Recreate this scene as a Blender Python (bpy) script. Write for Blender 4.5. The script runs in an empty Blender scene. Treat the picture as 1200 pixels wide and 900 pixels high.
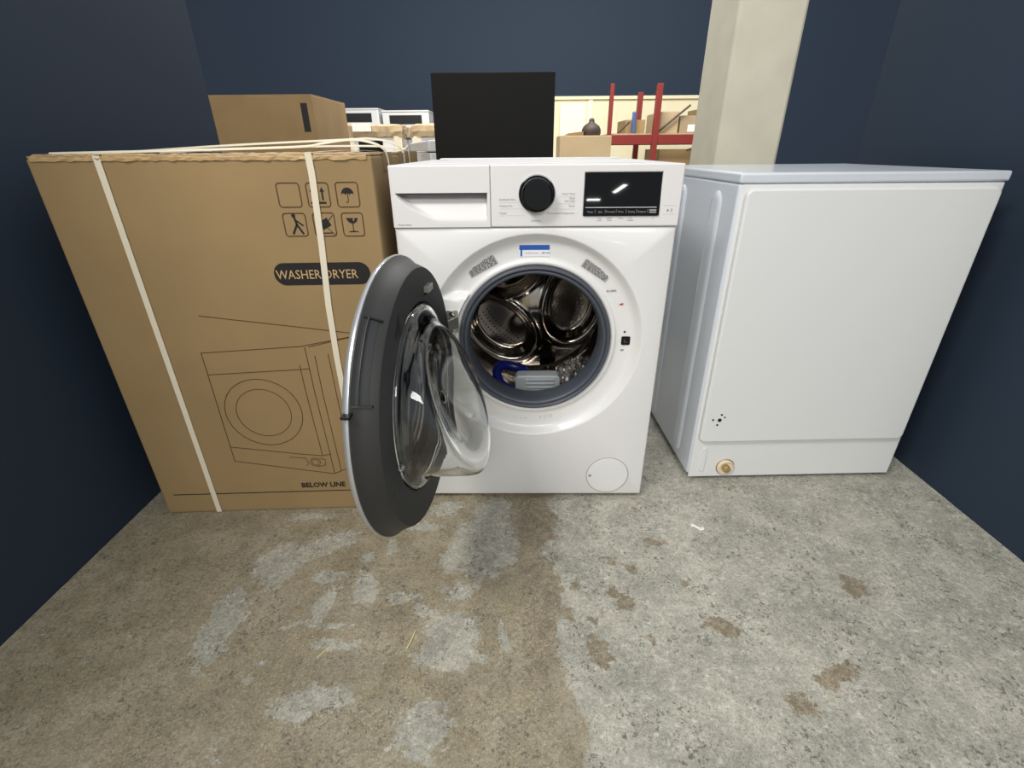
import bpy, bmesh, math, random
from mathutils import Vector, Matrix
random.seed(7)
S = bpy.context.scene
COL = S.collection
PI = math.pi

# ------------------------------------------------------------------ camera, world, lights, exposure
F_PX = 563.8
PITCH, YAW, ROLL = 0.454008, 0.009845, -0.0077706
CAM = Vector((-0.041754, -1.066318, 0.873607))
def camera_axes(p, y, r):
    f = Vector((-math.sin(y)*math.cos(p), math.cos(y)*math.cos(p), -math.sin(p)))
    right = Vector((math.cos(y), math.sin(y), 0)); up = right.cross(f)
    return right*math.cos(r)+up*math.sin(r), -right*math.sin(r)+up*math.cos(r), f
cx, cu, cf = camera_axes(PITCH, YAW, ROLL)
cd = bpy.data.cameras.new('camera'); cam = bpy.data.objects.new('camera', cd); COL.objects.link(cam)
cd.sensor_fit = 'HORIZONTAL'; cd.sensor_width = 36; cd.lens = F_PX/1200*36; cd.clip_start = 0.02
cam.matrix_world = Matrix(((cx.x, cu.x, -cf.x, CAM.x), (cx.y, cu.y, -cf.y, CAM.y), (cx.z, cu.z, -cf.z, CAM.z), (0, 0, 0, 1)))
S.camera = cam
S.view_settings.view_transform = 'Standard'; S.view_settings.look = 'None'
S.view_settings.gamma = 1; S.view_settings.use_curve_mapping = False
S.view_settings.exposure = 0.0

w = bpy.data.worlds.new('world'); S.world = w; w.use_nodes = True
bg = w.node_tree.nodes['Background']; bg.inputs[0].default_value = (0.90, 0.95, 1.0, 1); bg.inputs[1].default_value = 0.65

def tube_light(name, loc, target, sx, sy, power, col=(1, 0.98, 0.95)):
    l = bpy.data.lights.new(name, 'AREA'); l.shape = 'RECTANGLE'; l.size = sx; l.size_y = sy; l.energy = power; l.color = col
    o = bpy.data.objects.new(name, l); COL.objects.link(o); o.location = loc
    o.rotation_euler = (Vector(target)-Vector(loc)).to_track_quat('-Z', 'Y').to_euler()
    return o
tube_light('ceiling_tube_key', (-1.60, -1.95, 3.3), (0, 0, .4), 1.2, .40, 84)
tube_light('frontal_fill', (0.4, -4.5, 3.0), (.1, 0, .3), 2.4, .9, 84)  # added broad fill, set well forward to brighten the machine's lower front
tube_light('ceiling_tube_hall', (-0.2, 3.0, 3.6), (-.2, 4.4, .6), 2.4, .4, 150)
tube_light('ceiling_tube_rear', (1.2, 4.0, 3.8), (1.2, 5.2, .8), 2.4, .4, 110)
tube_light('ceiling_tube_far', (3.4, -16, 2.9), (3.4, -16, 0), .14, 1.8, 80)
tube_light('ceiling_tube_far_end', (3.0, -19, 2.9), (3.0, -19, 0), .5, .3, 80)

# ------------------------------------------------------------------ materials
def lin(c):
    c = c/255.0
    return c/12.92 if c <= 0.04045 else ((c+0.055)/1.055)**2.4
def rgb(r, g, b): return (lin(r), lin(g), lin(b), 1)
M = {}
def mat(name, col, rough=0.5, metal=0.0, coat=0.0, bump=0.0, bscale=200, var=0.0, vscale=8, trans=0.0, ior=1.45, alpha=1.0, spec=0.5):
    m = bpy.data.materials.new(name); m.use_nodes = True; nt = m.node_tree; b = nt.nodes['Principled BSDF']
    b.inputs['Base Color'].default_value = col; b.inputs['Roughness'].default_value = rough; b.inputs['Metallic'].default_value = metal
    b.inputs['Coat Weight'].default_value = coat; b.inputs['Coat Roughness'].default_value = 0.08
    b.inputs['Transmission Weight'].default_value = trans; b.inputs['IOR'].default_value = ior; b.inputs['Alpha'].default_value = alpha
    b.inputs['Specular IOR Level'].default_value = spec
    if bump or var:
        tc = nt.nodes.new('ShaderNodeTexCoord')
    if var:
        n = nt.nodes.new('ShaderNodeTexNoise'); n.inputs['Scale'].default_value = vscale; n.inputs['Detail'].default_value = 6
        nt.links.new(tc.outputs['Object'], n.inputs['Vector'])
        mr = nt.nodes.new('ShaderNodeMapRange'); mr.inputs[1].default_value = .3; mr.inputs[2].default_value = .7
        mr.inputs[3].default_value = 1-var; mr.inputs[4].default_value = 1+var
        nt.links.new(n.outputs[0], mr.inputs[0])
        mx = nt.nodes.new('ShaderNodeMix'); mx.data_type = 'RGBA'; mx.blend_type = 'MULTIPLY'; mx.inputs['Factor'].default_value = 1
        mx.inputs[6].default_value = col; nt.links.new(mr.outputs[0], mx.inputs[7]); nt.links.new(mx.outputs[2], b.inputs['Base Color'])
    if bump:
        n2 = nt.nodes.new('ShaderNodeTexNoise'); n2.inputs['Scale'].default_value = bscale; n2.inputs['Detail'].default_value = 4
        nt.links.new(tc.outputs['Object'], n2.inputs['Vector'])
        bp = nt.nodes.new('ShaderNodeBump'); bp.inputs['Strength'].default_value = bump; bp.inputs['Distance'].default_value = .002
        nt.links.new(n2.outputs[0], bp.inputs['Height']); nt.links.new(bp.outputs[0], b.inputs['Normal'])
    M[name] = m
    return m
mat('enamel', rgb(226, 224, 221), .38, coat=.35, bump=.02, bscale=60)
mat('white_plastic', rgb(224, 221, 219), .42, bump=.02, bscale=80)
mat('washer_steel', rgb(206, 211, 217), .33, coat=.4)
mat('rear_plate', rgb(222, 222, 220), .4)
mat('black_glass', rgb(5, 5, 6), .025, spec=.3)
mat('black_gloss', rgb(6, 6, 7), .2, coat=.1, spec=.35)
mat('black_plastic', rgb(20, 20, 21), .45)
mat('door_dark', rgb(46, 45, 44), .5, bump=.04, bscale=500)
mat('door_dark_flat', rgb(42, 43, 44), .6, bump=.05, bscale=500)
mat('rim_silver', rgb(190, 192, 194), .28, metal=.6)
mat('rubber', rgb(72, 77, 85), .42)
mat('drum_steel', rgb(165, 158, 150), .13, metal=1.0, bump=.015, bscale=12)
mat('drum_dark', rgb(22, 20, 19), .4)
mat('chrome', rgb(205, 205, 200), .2, metal=1.0)
mat('zinc', rgb(178, 180, 170), .35, metal=.8)
mat('glass', (0.97, 0.985, 0.975, 1), .0, trans=1.0, ior=1.47)
mat('print_grey', rgb(150, 147, 146), .6)
mat('print_pale', rgb(188, 185, 184), .6)
mat('print_white', rgb(205, 205, 205), .5)
mat('sticker_blue', rgb(30, 84, 168), .4)
mat('sticker_white', rgb(232, 232, 232), .4)
mat('print_red', rgb(190, 70, 60), .5)
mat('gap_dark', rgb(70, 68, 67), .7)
mat('cardboard', rgb(150, 125, 86), .8, bump=.15, bscale=160, var=.07, vscale=5)
mat('cardboard_dark', rgb(140, 115, 78), .85, bump=.2, bscale=120, var=.1, vscale=6)
mat('cardboard_grey', rgb(158, 139, 110), .85, bump=.2, bscale=120, var=.1, vscale=4)
mat('cardboard_pale', rgb(178, 156, 122), .85, bump=.15, bscale=90, var=.08, vscale=4)
mat('print_brown', rgb(78, 52, 26), .8)
mat('print_black', rgb(30, 27, 25), .75)
mat('print_tan', rgb(190, 158, 112), .8)
mat('strap', rgb(224, 214, 190), .45)
mat('tape', rgb(184, 154, 110), .22, coat=.5)
mat('blue_plastic', rgb(16, 26, 100), .35)
mat('tray_plastic', rgb(168, 173, 175), .35, trans=.25)
mat('wrap_film', rgb(215, 212, 200), .18, trans=.75, ior=1.1, alpha=.55, bump=.8, bscale=25)
mat('navy_wall', rgb(36, 50, 67), .75, bump=.05, bscale=60)
mat('cream_wall', rgb(222, 212, 178), .8, var=.04, vscale=3)
mat('cream_board', rgb(238, 230, 205), .6)
mat('plaster', rgb(205, 199, 178), .85, bump=.35, bscale=22, var=.06, vscale=9)
mat('rack_red', rgb(118, 34, 28), .5)
mat('rack_dark', rgb(66, 48, 36), .6)
mat('fridge_black', rgb(20, 19, 18), .65, spec=.2, bump=.05, bscale=300)
mat('sack', rgb(58, 44, 38), .6, bump=.4, bscale=30)
mat('brass', rgb(196, 170, 120), .35, metal=.7)
mat('cream_plastic', rgb(226, 214, 188), .45)
mat('paper', rgb(235, 232, 222), .7)
mat('straw', rgb(222, 208, 150), .7)
mat('label_paper', rgb(235, 232, 222), .6)
mat('blue_film', rgb(70, 90, 130), .3)

# drum sides and crumpled bag
def clear_film():
    m = bpy.data.materials.new('clear_film'); m.use_nodes = True; nt = m.node_tree
    for n in list(nt.nodes): nt.nodes.remove(n)
    out = nt.nodes.new('ShaderNodeOutputMaterial'); tr = nt.nodes.new('ShaderNodeBsdfTransparent'); gl = nt.nodes.new('ShaderNodeBsdfGlossy')
    gl.inputs['Roughness'].default_value = .12; mx = nt.nodes.new('ShaderNodeMixShader'); mx.inputs[0].default_value = .3
    nt.links.new(tr.outputs[0], mx.inputs[1]); nt.links.new(gl.outputs[0], mx.inputs[2]); nt.links.new(mx.outputs[0], out.inputs[0])
    M['clear_film'] = m
clear_film()
def tinted_pane():
    m = bpy.data.materials.new('tinted_pane'); m.use_nodes = True; nt = m.node_tree
    for n in list(nt.nodes): nt.nodes.remove(n)
    out = nt.nodes.new('ShaderNodeOutputMaterial'); tr = nt.nodes.new('ShaderNodeBsdfTransparent'); gl = nt.nodes.new('ShaderNodeBsdfGlossy')
    tr.inputs[0].default_value = (.55, .55, .55, 1); gl.inputs['Roughness'].default_value = .05
    fr = nt.nodes.new('ShaderNodeFresnel'); fr.inputs[0].default_value = 1.5; mx = nt.nodes.new('ShaderNodeMixShader')
    nt.links.new(fr.outputs[0], mx.inputs[0]); nt.links.new(tr.outputs[0], mx.inputs[1]); nt.links.new(gl.outputs[0], mx.inputs[2]); nt.links.new(mx.outputs[0], out.inputs[0])
    M['tinted_pane'] = m
tinted_pane()
mat('sticker_print', rgb(172, 170, 169), .45)
mat('print_dark', rgb(78, 76, 76), .6)

# worn warehouse concrete: tan coating left over on pale speckled cement
LIGHT = [(-.38,-.309,.03,.05,.4), (-.515,-.181,.09,.035,.5), (-.472,-.273,.035,.022,0), (-.457,-.353,.02,.05,-.3), (-.197,-.209,.025,.07,-.2),
 (-.285,-.113,.05,.02,0), (-.165,-.32,.04,.02,.3), (-.171,-.423,.06,.055,0), (-.175,-.47,.07,.03,0), (-.294,-.332,.035,.014,0), (-.069,-.423,.012,.035,.3),
 (-.233,-.364,.035,.014,-.4), (-.343,-.181,.016,.026,0), (-.398,-.222,.016,.016,0), (-.588,-.074,.06,.016,0), (-.45,-.40,.09,.006,0), (-.40,-.44,.05,.012,0),
 (-.60,-.24,.05,.07,.3), (-.36,-.095,.03,.02,0), (-.23,-.04,.05,.03,.3), (-.13,-.07,.03,.04,0), (-.40,-.55,.07,.03,.2), (-.65,-.40,.04,.1,.1), (-.2,-.6,.05,.05,0)]
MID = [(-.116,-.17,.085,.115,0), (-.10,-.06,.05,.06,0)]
BROWN = [(.008,-.085,.058,.10,.1), (.014,-.30,.042,.09,.15), (.0,-.42,.035,.10,0), (.056,-.22,.010,.012,0), (.088,-.297,.011,.016,0), (.178,-.228,.010,.018,.4), (.22,-.256,.013,.018,.4),
 (.191,-.342,.024,.02,.5), (.17,-.322,.008,.02,.6), (.365,-.398,.034,.016,-.4), (.385,-.41,.022,.014,0), (.114,-.45,.02,.03,0), (.13,-.475,.014,.02,0), (.219,-.428,.009,.009,0), (.116,-.38,.007,.01,0),
 (.334,-.288,.008,.01,0), (.278,-.052,.007,.014,0), (.063,-.378,.018,.022,0), (.30,-.17,.03,.012,0), (.55,-.5,.05,.02,.3), (.7,-.3,.03,.03,0), (.45,-.55,.03,.02,0)]
def concrete():
    m = bpy.data.materials.new('concrete'); m.use_nodes = True; nt = m.node_tree; L = nt.links.new; b = nt.nodes['Principled BSDF']
    tc = nt.nodes.new('ShaderNodeTexCoord')
    def N(t, **k):
        n = nt.nodes.new(t)
        for a, v in k.items(): setattr(n, a, v)
        return n
    def noise(scale, detail=5, rough=.6, vec=None):
        n = N('ShaderNodeTexNoise'); n.inputs['Scale'].default_value = scale; n.inputs['Detail'].default_value = detail; n.inputs['Roughness'].default_value = rough
        L(vec or tc.outputs['Object'], n.inputs['Vector']); return n
    def math_(op, a, c=None, clamp=False):
        n = N('ShaderNodeMath', operation=op, use_clamp=clamp)
        for i, v in enumerate((a, c)):
            if v is None: continue
            if isinstance(v, (int, float)): n.inputs[i].default_value = v
            else: L(v, n.inputs[i])
        return n.outputs[0]
    def ramp(v, lo, hi, a=0., c=1.):
        n = N('ShaderNodeMapRange', interpolation_type='SMOOTHSTEP'); L(v, n.inputs[0])
        for i, x in zip((1, 2, 3, 4), (lo, hi, a, c)): n.inputs[i].default_value = x
        return n.outputs[0]
    def mixc(f, a, c):
        n = N('ShaderNodeMix', data_type='RGBA')
        if isinstance(f, (int, float)): n.inputs['Factor'].default_value = f
        else: L(f, n.inputs['Factor'])
        for i, v in ((6, a), (7, c)):
            if isinstance(v, tuple): n.inputs[i].default_value = v
            else: L(v, n.inputs[i])
        return n.outputs[2]
    # ragged coordinates
    nz = noise(22, 6, .7); sub = N('ShaderNodeVectorMath', operation='SUBTRACT'); L(nz.outputs['Color'], sub.inputs[0]); sub.inputs[1].default_value = (.5, .5, .5)
    sc = N('ShaderNodeVectorMath', operation='SCALE'); L(sub.outputs[0], sc.inputs[0]); sc.inputs['Scale'].default_value = .075
    nz2 = noise(90, 3, .6); sub2 = N('ShaderNodeVectorMath', operation='SUBTRACT'); L(nz2.outputs['Color'], sub2.inputs[0]); sub2.inputs[1].default_value = (.5, .5, .5)
    sc2 = N('ShaderNodeVectorMath', operation='SCALE'); L(sub2.outputs[0], sc2.inputs[0]); sc2.inputs['Scale'].default_value = .018
    ad = N('ShaderNodeVectorMath', operation='ADD'); L(tc.outputs['Object'], ad.inputs[0]); L(sc.outputs[0], ad.inputs[1])
    ad2 = N('ShaderNodeVectorMath', operation='ADD'); L(ad.outputs[0], ad2.inputs[0]); L(sc2.outputs[0], ad2.inputs[1]); pos = ad2.outputs[0]
    rag = math_('MULTIPLY', math_('SUBTRACT', noise(50, 8, .75).outputs[0], .50), 2.3)
    def blobs(lst):
        acc = None
        for (x, y, rx, ry, a) in lst:
            mp = N('ShaderNodeMapping', vector_type='TEXTURE'); mp.inputs['Location'].default_value = (x, y, 0); mp.inputs['Rotation'].default_value = (0, 0, a)
            mp.inputs['Scale'].default_value = (rx, ry, 1000); L(pos, mp.inputs['Vector'])
            ln = N('ShaderNodeVectorMath', operation='LENGTH'); L(mp.outputs[0], ln.inputs[0])
            v = ramp(math_('ADD', ln.outputs['Value'], rag), 1.0, .90)
            acc = v if acc is None else math_('MAXIMUM', acc, v)
        return acc
    sx = N('ShaderNodeSeparateXYZ'); L(pos, sx.inputs[0])
    big = noise(2.2, 3).outputs[0]
    edge = math_('ADD', sx.outputs[0], math_('MULTIPLY', math_('SUBTRACT', big, .5), .25))
    right = ramp(edge, .045, .06)                                    # bare cement side
    wide = noise(5, 8, .65, pos).outputs[0]
    scat_l = ramp(wide, .655, .67)                                    # extra bare flecks on coating
    scat_b = ramp(noise(9, 6, .6, pos).outputs[0], .70, .715)         # coating remnants on cement
    # colours
    v1 = noise(7, 6).outputs[0]; v2 = noise(60, 6, .75).outputs[0]; v3 = noise(260, 4, .75).outputs[0]; v4 = noise(24, 6, .7).outputs[0]
    tan = mixc(ramp(v1, .35, .65), rgb(150, 139, 114), rgb(162, 152, 131))
    tan = mixc(ramp(v4, .5, .68, 0, .7), tan, rgb(138, 125, 95))
    tan = mixc(ramp(v2, .47, .68, 0, .75), tan, rgb(118, 106, 80))
    tan = mixc(ramp(v2, .46, .30, 0, .6), tan, rgb(176, 166, 140))
    cem = mixc(ramp(v1, .3, .7), rgb(160, 158, 144), rgb(180, 176, 162))
    cem = mixc(ramp(v4, .5, .68, 0, .6), cem, rgb(150, 148, 134))
    cem = mixc(ramp(v2, .50, .70, 0, .75), cem, rgb(204, 200, 188))
    cem = mixc(ramp(v2, .45, .30, 0, .6), cem, rgb(138, 138, 126))
    brn = mixc(ramp(v2, .35, .65), rgb(128, 116, 94), rgb(154, 142, 120))
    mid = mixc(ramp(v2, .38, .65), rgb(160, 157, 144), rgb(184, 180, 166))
    c = mixc(right, tan, cem)
    c = mixc(math_('MULTIPLY', scat_l, math_('SUBTRACT', 1, right)), c, cem)
    tiny = ramp(noise(34, 7, .7, pos).outputs[0], .64, .66)
    c = mixc(math_('MULTIPLY', tiny, math_('SUBTRACT', 1, right)), c, cem)
    c = mixc(math_('MULTIPLY', scat_b, right), c, brn)
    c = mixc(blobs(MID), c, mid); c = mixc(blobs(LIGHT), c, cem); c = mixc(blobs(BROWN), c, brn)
    # aggregate specks, mostly on the cement
    vo = N('ShaderNodeTexVoronoi', feature='F1'); vo.inputs['Scale'].default_value = 75; vo.inputs['Randomness'].default_value = 1; L(pos, vo.inputs['Vector'])
    gate = ramp(noise(9, 4).outputs[0], .40, .56)
    sp = math_('MULTIPLY', ramp(vo.outputs['Distance'], .34, .20), gate)
    c = mixc(math_('MULTIPLY', sp, .85), c, rgb(92, 91, 80))
    vo2 = N('ShaderNodeTexVoronoi', feature='F1'); vo2.inputs['Scale'].default_value = 190; L(tc.outputs['Object'], vo2.inputs['Vector'])
    c = mixc(ramp(vo2.outputs['Distance'], .34, .18, 0, .5), c, rgb(104, 98, 82))
    c = mixc(ramp(v3, .52, .72, 0, .5), c, rgb(206, 201, 186))
    grain = N('ShaderNodeMix', data_type='RGBA', blend_type='MULTIPLY'); grain.inputs['Factor'].default_value = 1; L(c, grain.inputs[6])
    g_ = math_('MULTIPLY', ramp(noise(130, 5, .8).outputs[0], .32, .68, .80, 1.20), ramp(noise(15, 5, .65).outputs[0], .34, .66, .87, 1.13))
    L(g_, grain.inputs[7]); c = grain.outputs[2]
    L(c, b.inputs['Base Color'])
    L(ramp(v2, .3, .7, .5, .75), b.inputs['Roughness'])
    bp = N('ShaderNodeBump'); bp.inputs['Strength'].default_value = .5; bp.inputs['Distance'].default_value = .003
    L(math_('ADD', math_('MULTIPLY', v3, .6), v2), bp.inputs['Height']); L(bp.outputs[0], b.inputs['Normal'])
    M['concrete'] = m
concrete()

# ------------------------------------------------------------------ mesh helpers (all coordinates are world, made local to the owner)
class MB:
    def __init__(s): s.v = []; s.f = []
    def add(s, vs, fs):
        o = len(s.v); s.v += [tuple(p) for p in vs]; s.f += [tuple(i+o for i in f) for f in fs]; return s
    def box(s, x0, x1, y0, y1, z0, z1):
        return s.add([(x0,y0,z0),(x1,y0,z0),(x1,y1,z0),(x0,y1,z0),(x0,y0,z1),(x1,y0,z1),(x1,y1,z1),(x0,y1,z1)],
                     [(0,3,2,1),(4,5,6,7),(0,1,5,4),(1,2,6,5),(2,3,7,6),(3,0,4,7)])
    def grid(s, rows, closed=False):                      # rows of points -> quads
        o = len(s.v); n = len(rows[0])
        for r in rows: s.v += [tuple(p) for p in r]
        for i in range(len(rows)-1):
            for j in range(n if closed else n-1):
                a, b = o+i*n+j, o+i*n+(j+1) % n
                s.f.append((a, b, b+n, a+n))
        return s
    def lathe(s, prof, c, axis, up, n=64, cap=False):     # prof: (radius, distance along axis)
        ax = Vector(axis).normalized(); u = Vector(up); sd = u.cross(ax); c = Vector(c)
        rows = [[c+ax*d+(sd*math.cos(2*PI*k/n)+u*math.sin(2*PI*k/n))*r for k in range(n)] for r, d in prof]
        o = len(s.v); s.grid(rows, True)
        if cap:
            s.f.append(tuple(range(o, o+n))[::-1]); e = o+(len(prof)-1)*n; s.f.append(tuple(range(e, e+n)))
        return s
    def tube(s, pts, r, n=8, closed=False):
        pts = [Vector(p) for p in pts]; rows = []
        for i, p in enumerate(pts):
            a = pts[i-1] if (i or closed) else pts[0]; b = pts[(i+1) % len(pts)] if (i < len(pts)-1 or closed) else pts[-1]
            t = (b-a).normalized(); u = t.cross(Vector((0, 0, 1)))
            if u.length < .05: u = t.cross(Vector((1, 0, 0)))
            u.normalize(); v = t.cross(u)
            rows.append([p+(u*math.cos(2*PI*k/n)+v*math.sin(2*PI*k/n))*r for k in range(n)])
        if closed: rows.append(rows[0])
        o = len(s.v); s.grid(rows, True)
        if not closed:
            s.f.append(tuple(range(o, o+n))); e = o+(len(rows)-1)*n; s.f.append(tuple(range(e, e+n))[::-1])
        return s
    def ribbon(s, pts, side, wd, th):                     # strap: flat band along pts, width along `side`
        sd = Vector(side).normalized(); rows = []; pts = [Vector(p) for p in pts]
        for i, p in enumerate(pts):
            t = (pts[min(i+1, len(pts)-1)]-pts[max(i-1, 0)]).normalized(); nn = t.cross(sd).normalized()
            rows.append([p+sd*wd/2+nn*th/2, p-sd*wd/2+nn*th/2, p-sd*wd/2-nn*th/2, p+sd*wd/2-nn*th/2])
        o = len(s.v); s.grid(rows, True); s.f.append((o, o+1, o+2, o+3)); e = o+(len(rows)-1)*4; s.f.append((e+3, e+2, e+1, e))
        return s
    def prism(s, poly, y0, y1):                           # polygon in xz, extruded along y
        n = len(poly)
        s.add([(x, y0, z) for x, z in poly]+[(x, y1, z) for x, z in poly], [tuple(range(n)), tuple(range(2*n-1, n-1, -1))]+[(i, i+n, (i+1) % n+n, (i+1) % n) for i in range(n)])
        return s
    def build(s, name, material, parent=None, smooth=False, bevel=0, angle=35, seg=2):
        off = ROOT_LOC.get(parent.name, Vector((0, 0, 0))) if parent else Vector((0, 0, 0))
        me = bpy.data.meshes.new(name); me.from_pydata([tuple(Vector(p)-off) for p in s.v], [], s.f); me.update()
        bm = bmesh.new(); bm.from_mesh(me); bmesh.ops.remove_doubles(bm, verts=bm.verts, dist=1e-6); bmesh.ops.recalc_face_normals(bm, faces=bm.faces); bm.to_mesh(me); bm.free()
        me.materials.append(M[material])
        if smooth:
            me.polygons.foreach_set('use_smooth', [True]*len(me.polygons)); me.set_sharp_from_angle(angle=math.radians(angle))
        o = bpy.data.objects.new(name, me); COL.objects.link(o)
        if parent: o.parent = parent; ROOT_LOC[o.name] = off
        if bevel:
            b = o.modifiers.new('bevel', 'BEVEL'); b.width = bevel; b.segments = seg; b.limit_method = 'ANGLE'; b.angle_limit = math.radians(40)
            me.polygons.foreach_set('use_smooth', [True]*len(me.polygons)); me.set_sharp_from_angle(angle=math.radians(50))
        return o
ROOT_LOC = {}
def tag(o, label, cat, group=None):
    o['label'] = label; o['category'] = cat
    if group: o['group'] = group
    return o
def thing(name, label, cat, loc, group=None, yaw=0.0):
    """an Empty at the base; the parts' coordinates are given unrotated about the base, the Empty turns them"""
    o = bpy.data.objects.new(name, None); COL.objects.link(o); o.location = loc; o.rotation_euler = (0, 0, yaw); o.empty_display_size = .05
    ROOT_LOC[o.name] = Vector(loc)
    return tag(o, label, cat, group)
def struct(o): o['kind'] = 'structure'; return o
def text(name, body, size, loc, material, parent, align='LEFT', extra=0.0003, bold=0.0, rotz=0.0, sx=1.0):
    """flat lettering standing in the xz plane, reading from -y"""
    c = bpy.data.curves.new(name, 'FONT'); c.body = body; c.size = size; c.align_x = align; c.extrude = extra; c.offset = bold; c.resolution_u = 2
    t = bpy.data.objects.new(name, c); COL.objects.link(t); bpy.context.view_layer.update()
    me = bpy.data.meshes.new_from_object(t.evaluated_get(bpy.context.evaluated_depsgraph_get())); bpy.data.objects.remove(t)
    off = ROOT_LOC.get(parent.name, Vector((0, 0, 0)))
    cs, sn = math.cos(rotz), math.sin(rotz)
    for v in me.vertices:
        x, y, z = v.co; x *= sx; x, y = x*cs-y*sn, x*sn+y*cs
        v.co = (loc[0]+x-off.x, loc[1]-z-off.y, loc[2]+y-off.z)
    me.materials.clear(); me.materials.append(M[material]); me.name = name
    o = bpy.data.objects.new(name, me); COL.objects.link(o); o.parent = parent; ROOT_LOC[o.name] = off
    return o
def rounded(x0, x1, z0, z1, r, n=5):
    p = []
    for cx_, cz_, a0 in ((x1-r, z0+r, -90), (x1-r, z1-r, 0), (x0+r, z1-r, 90), (x0+r, z0+r, 180)):
        for k in range(n+1):
            a = math.radians(a0+90*k/n); p.append((cx_+r*math.cos(a), cz_+r*math.sin(a)))
    return p
def frame_prism(mb, outer, inner, y0, y1):                # closed outline band between two equal-length loops
    n = len(outer)
    rows = [[(x, y1, z) for x, z in outer], [(x, y0, z) for x, z in outer], [(x, y0, z) for x, z in inner], [(x, y1, z) for x, z in inner]]
    return mb.grid(rows, True)
def stroke(mb, pts, wd, y0, y1):                          # thin drawn line in xz
    for (xa, za), (xb, zb) in zip(pts[:-1], pts[1:]):
        d = Vector((xb-xa, zb-za)); L_ = d.length or 1e-6; nx, nz_ = -d.y/L_*wd/2, d.x/L_*wd/2; ex, ez = d.x/L_*wd*.3, d.y/L_*wd*.3
        mb.prism([(xa-nx-ex, za-nz_-ez), (xb-nx+ex, zb-nz_+ez), (xb+nx+ex, zb+nz_+ez), (xa+nx-ex, za+nz_-ez)], y0, y1)
    return mb

# ------------------------------------------------------------------ setting
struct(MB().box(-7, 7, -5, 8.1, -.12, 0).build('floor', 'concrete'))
struct(MB().box(-7, 7, 8, 8.12, 0, 4).build('wall_back', 'navy_wall'))
struct(MB().box(-1.16, -1.06, -1.3, .78, 0, 1.6).build('wall_left', 'navy_wall'))
struct(MB().box(1.14, 1.24, -1.3, .78, 0, 1.6).build('wall_right', 'navy_wall'))
p_ = MB().box(.675, .90, .85, 1.13, 0, 4).build('pillar', 'plaster', bevel=.012); struct(p_)

# ------------------------------------------------------------------ washing machine
DC = (.003, .459)                                         # porthole centre x, z
wm = thing('washing_machine', 'white front-loading washing machine standing with its round door swung open', 'washing machine', (0, .28, 0))
MB().box(-.298, -.292, .035, .555, .02, .832).build('side_panel', 'enamel', wm)
MB().box(.292, .298, .035, .555, .02, .832).build('side_panel', 'enamel', wm)
MB().box(-.292, .292, .549, .555, .02, .832).build('rear_panel', 'rear_plate', wm)
MB().box(-.292, .292, .035, .549, .02, .026).build('base_tray', 'black_plastic', wm)
# front panel with dished porthole surround
N_ = 384
def rect_r(a, hx0, hx1, hz0, hz1):
    c, s = math.cos(a), math.sin(a); r = 9
    if c > 1e-9: r = min(r, (hx1-DC[0])/c)
    if c < -1e-9: r = min(r, (hx0-DC[0])/c)
    if s > 1e-9: r = min(r, (hz1-DC[1])/s)
    if s < -1e-9: r = min(r, (hz0-DC[1])/s)
    return r
angs = [2*PI*k/N_ for k in range(N_)]
for hx, hz in ((-.2995, .014), (.2995, .014), (-.2995, .724), (.2995, .724)):      # snap nearest ray to each corner
    a = math.atan2(hz-DC[1], hx-DC[0]) % (2*PI); k = min(range(N_), key=lambda i: abs(angs[i]-a)); angs[k] = a
def sstep(t): t = max(0, min(1, t)); return t*t*(3-2*t)
def ring(rf, y, dished=False):
    row = []
    for a in angs:
        r = rf(a) if callable(rf) else rf
        x, z = DC[0]+r*math.cos(a), DC[1]+r*math.sin(a); yy = y
        if dished and math.cos(a) < 0:
            m = sstep((z-.566)/.014) if z > .45 else sstep((.340-z)/.014)   # raised hinge land
            yy = y*(.25+.75*m)
        row.append((x, yy, z))
    return row
full = lambda a: rect_r(a, -.2995, .2995, .014, .724)
ins = lambda a: rect_r(a, -.2955, .2955, .018, .7215)
rows = [ring(full, .04), ring(full, .004), ring(lambda a: rect_r(a, -.2985, .2985, .0152, .7232), .0012), ring(ins, 0), ring(lambda a: min(ins(a), .2535), 0)]
for r, y in ((.2525, 0), (.250, .0015), (.246, .006), (.240, .012), (.236, .0155), (.231, .018), (.222, .0195), (.205, .0205), (.196, .0205), (.194, .0195), (.192, .0165), (.188, .0155), (.184, .0165), (.181, .021), (.179, .03), (.178, .06)):
    rows.append(ring(r, y, r > .19))
MB().grid(rows, True).build('front_panel', 'enamel', wm, smooth=True, angle=50)
# kick shadow base and feet
for sx_ in (-.25, .25):
    for yy in (.07, .5): MB().lathe([(.0, .0), (.022, .0), (.022, .008), (.012, .010), (.012, .024), (0, .024)], (sx_, yy, 0), (0, 0, 1), (0, 1, 0), 20).build('foot', 'black_plastic', wm, smooth=True)
# worktop with rim
wt = MB(); prof = [(-.3, .0), (-.3, .57)]
wt.box(-.3, .3, .0365, .57, .832, .846)
wt.build('worktop', 'white_plastic', wm, bevel=.004)
MB().box(-.265, .265, .5, .556, .846, .8505).build('worktop_rear_strip', 'rear_plate', wm, bevel=.002)
MB().box(-.23, .235, .06, .47, .846, .8475).build('worktop_inset', 'white_plastic', wm, bevel=.001)
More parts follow.
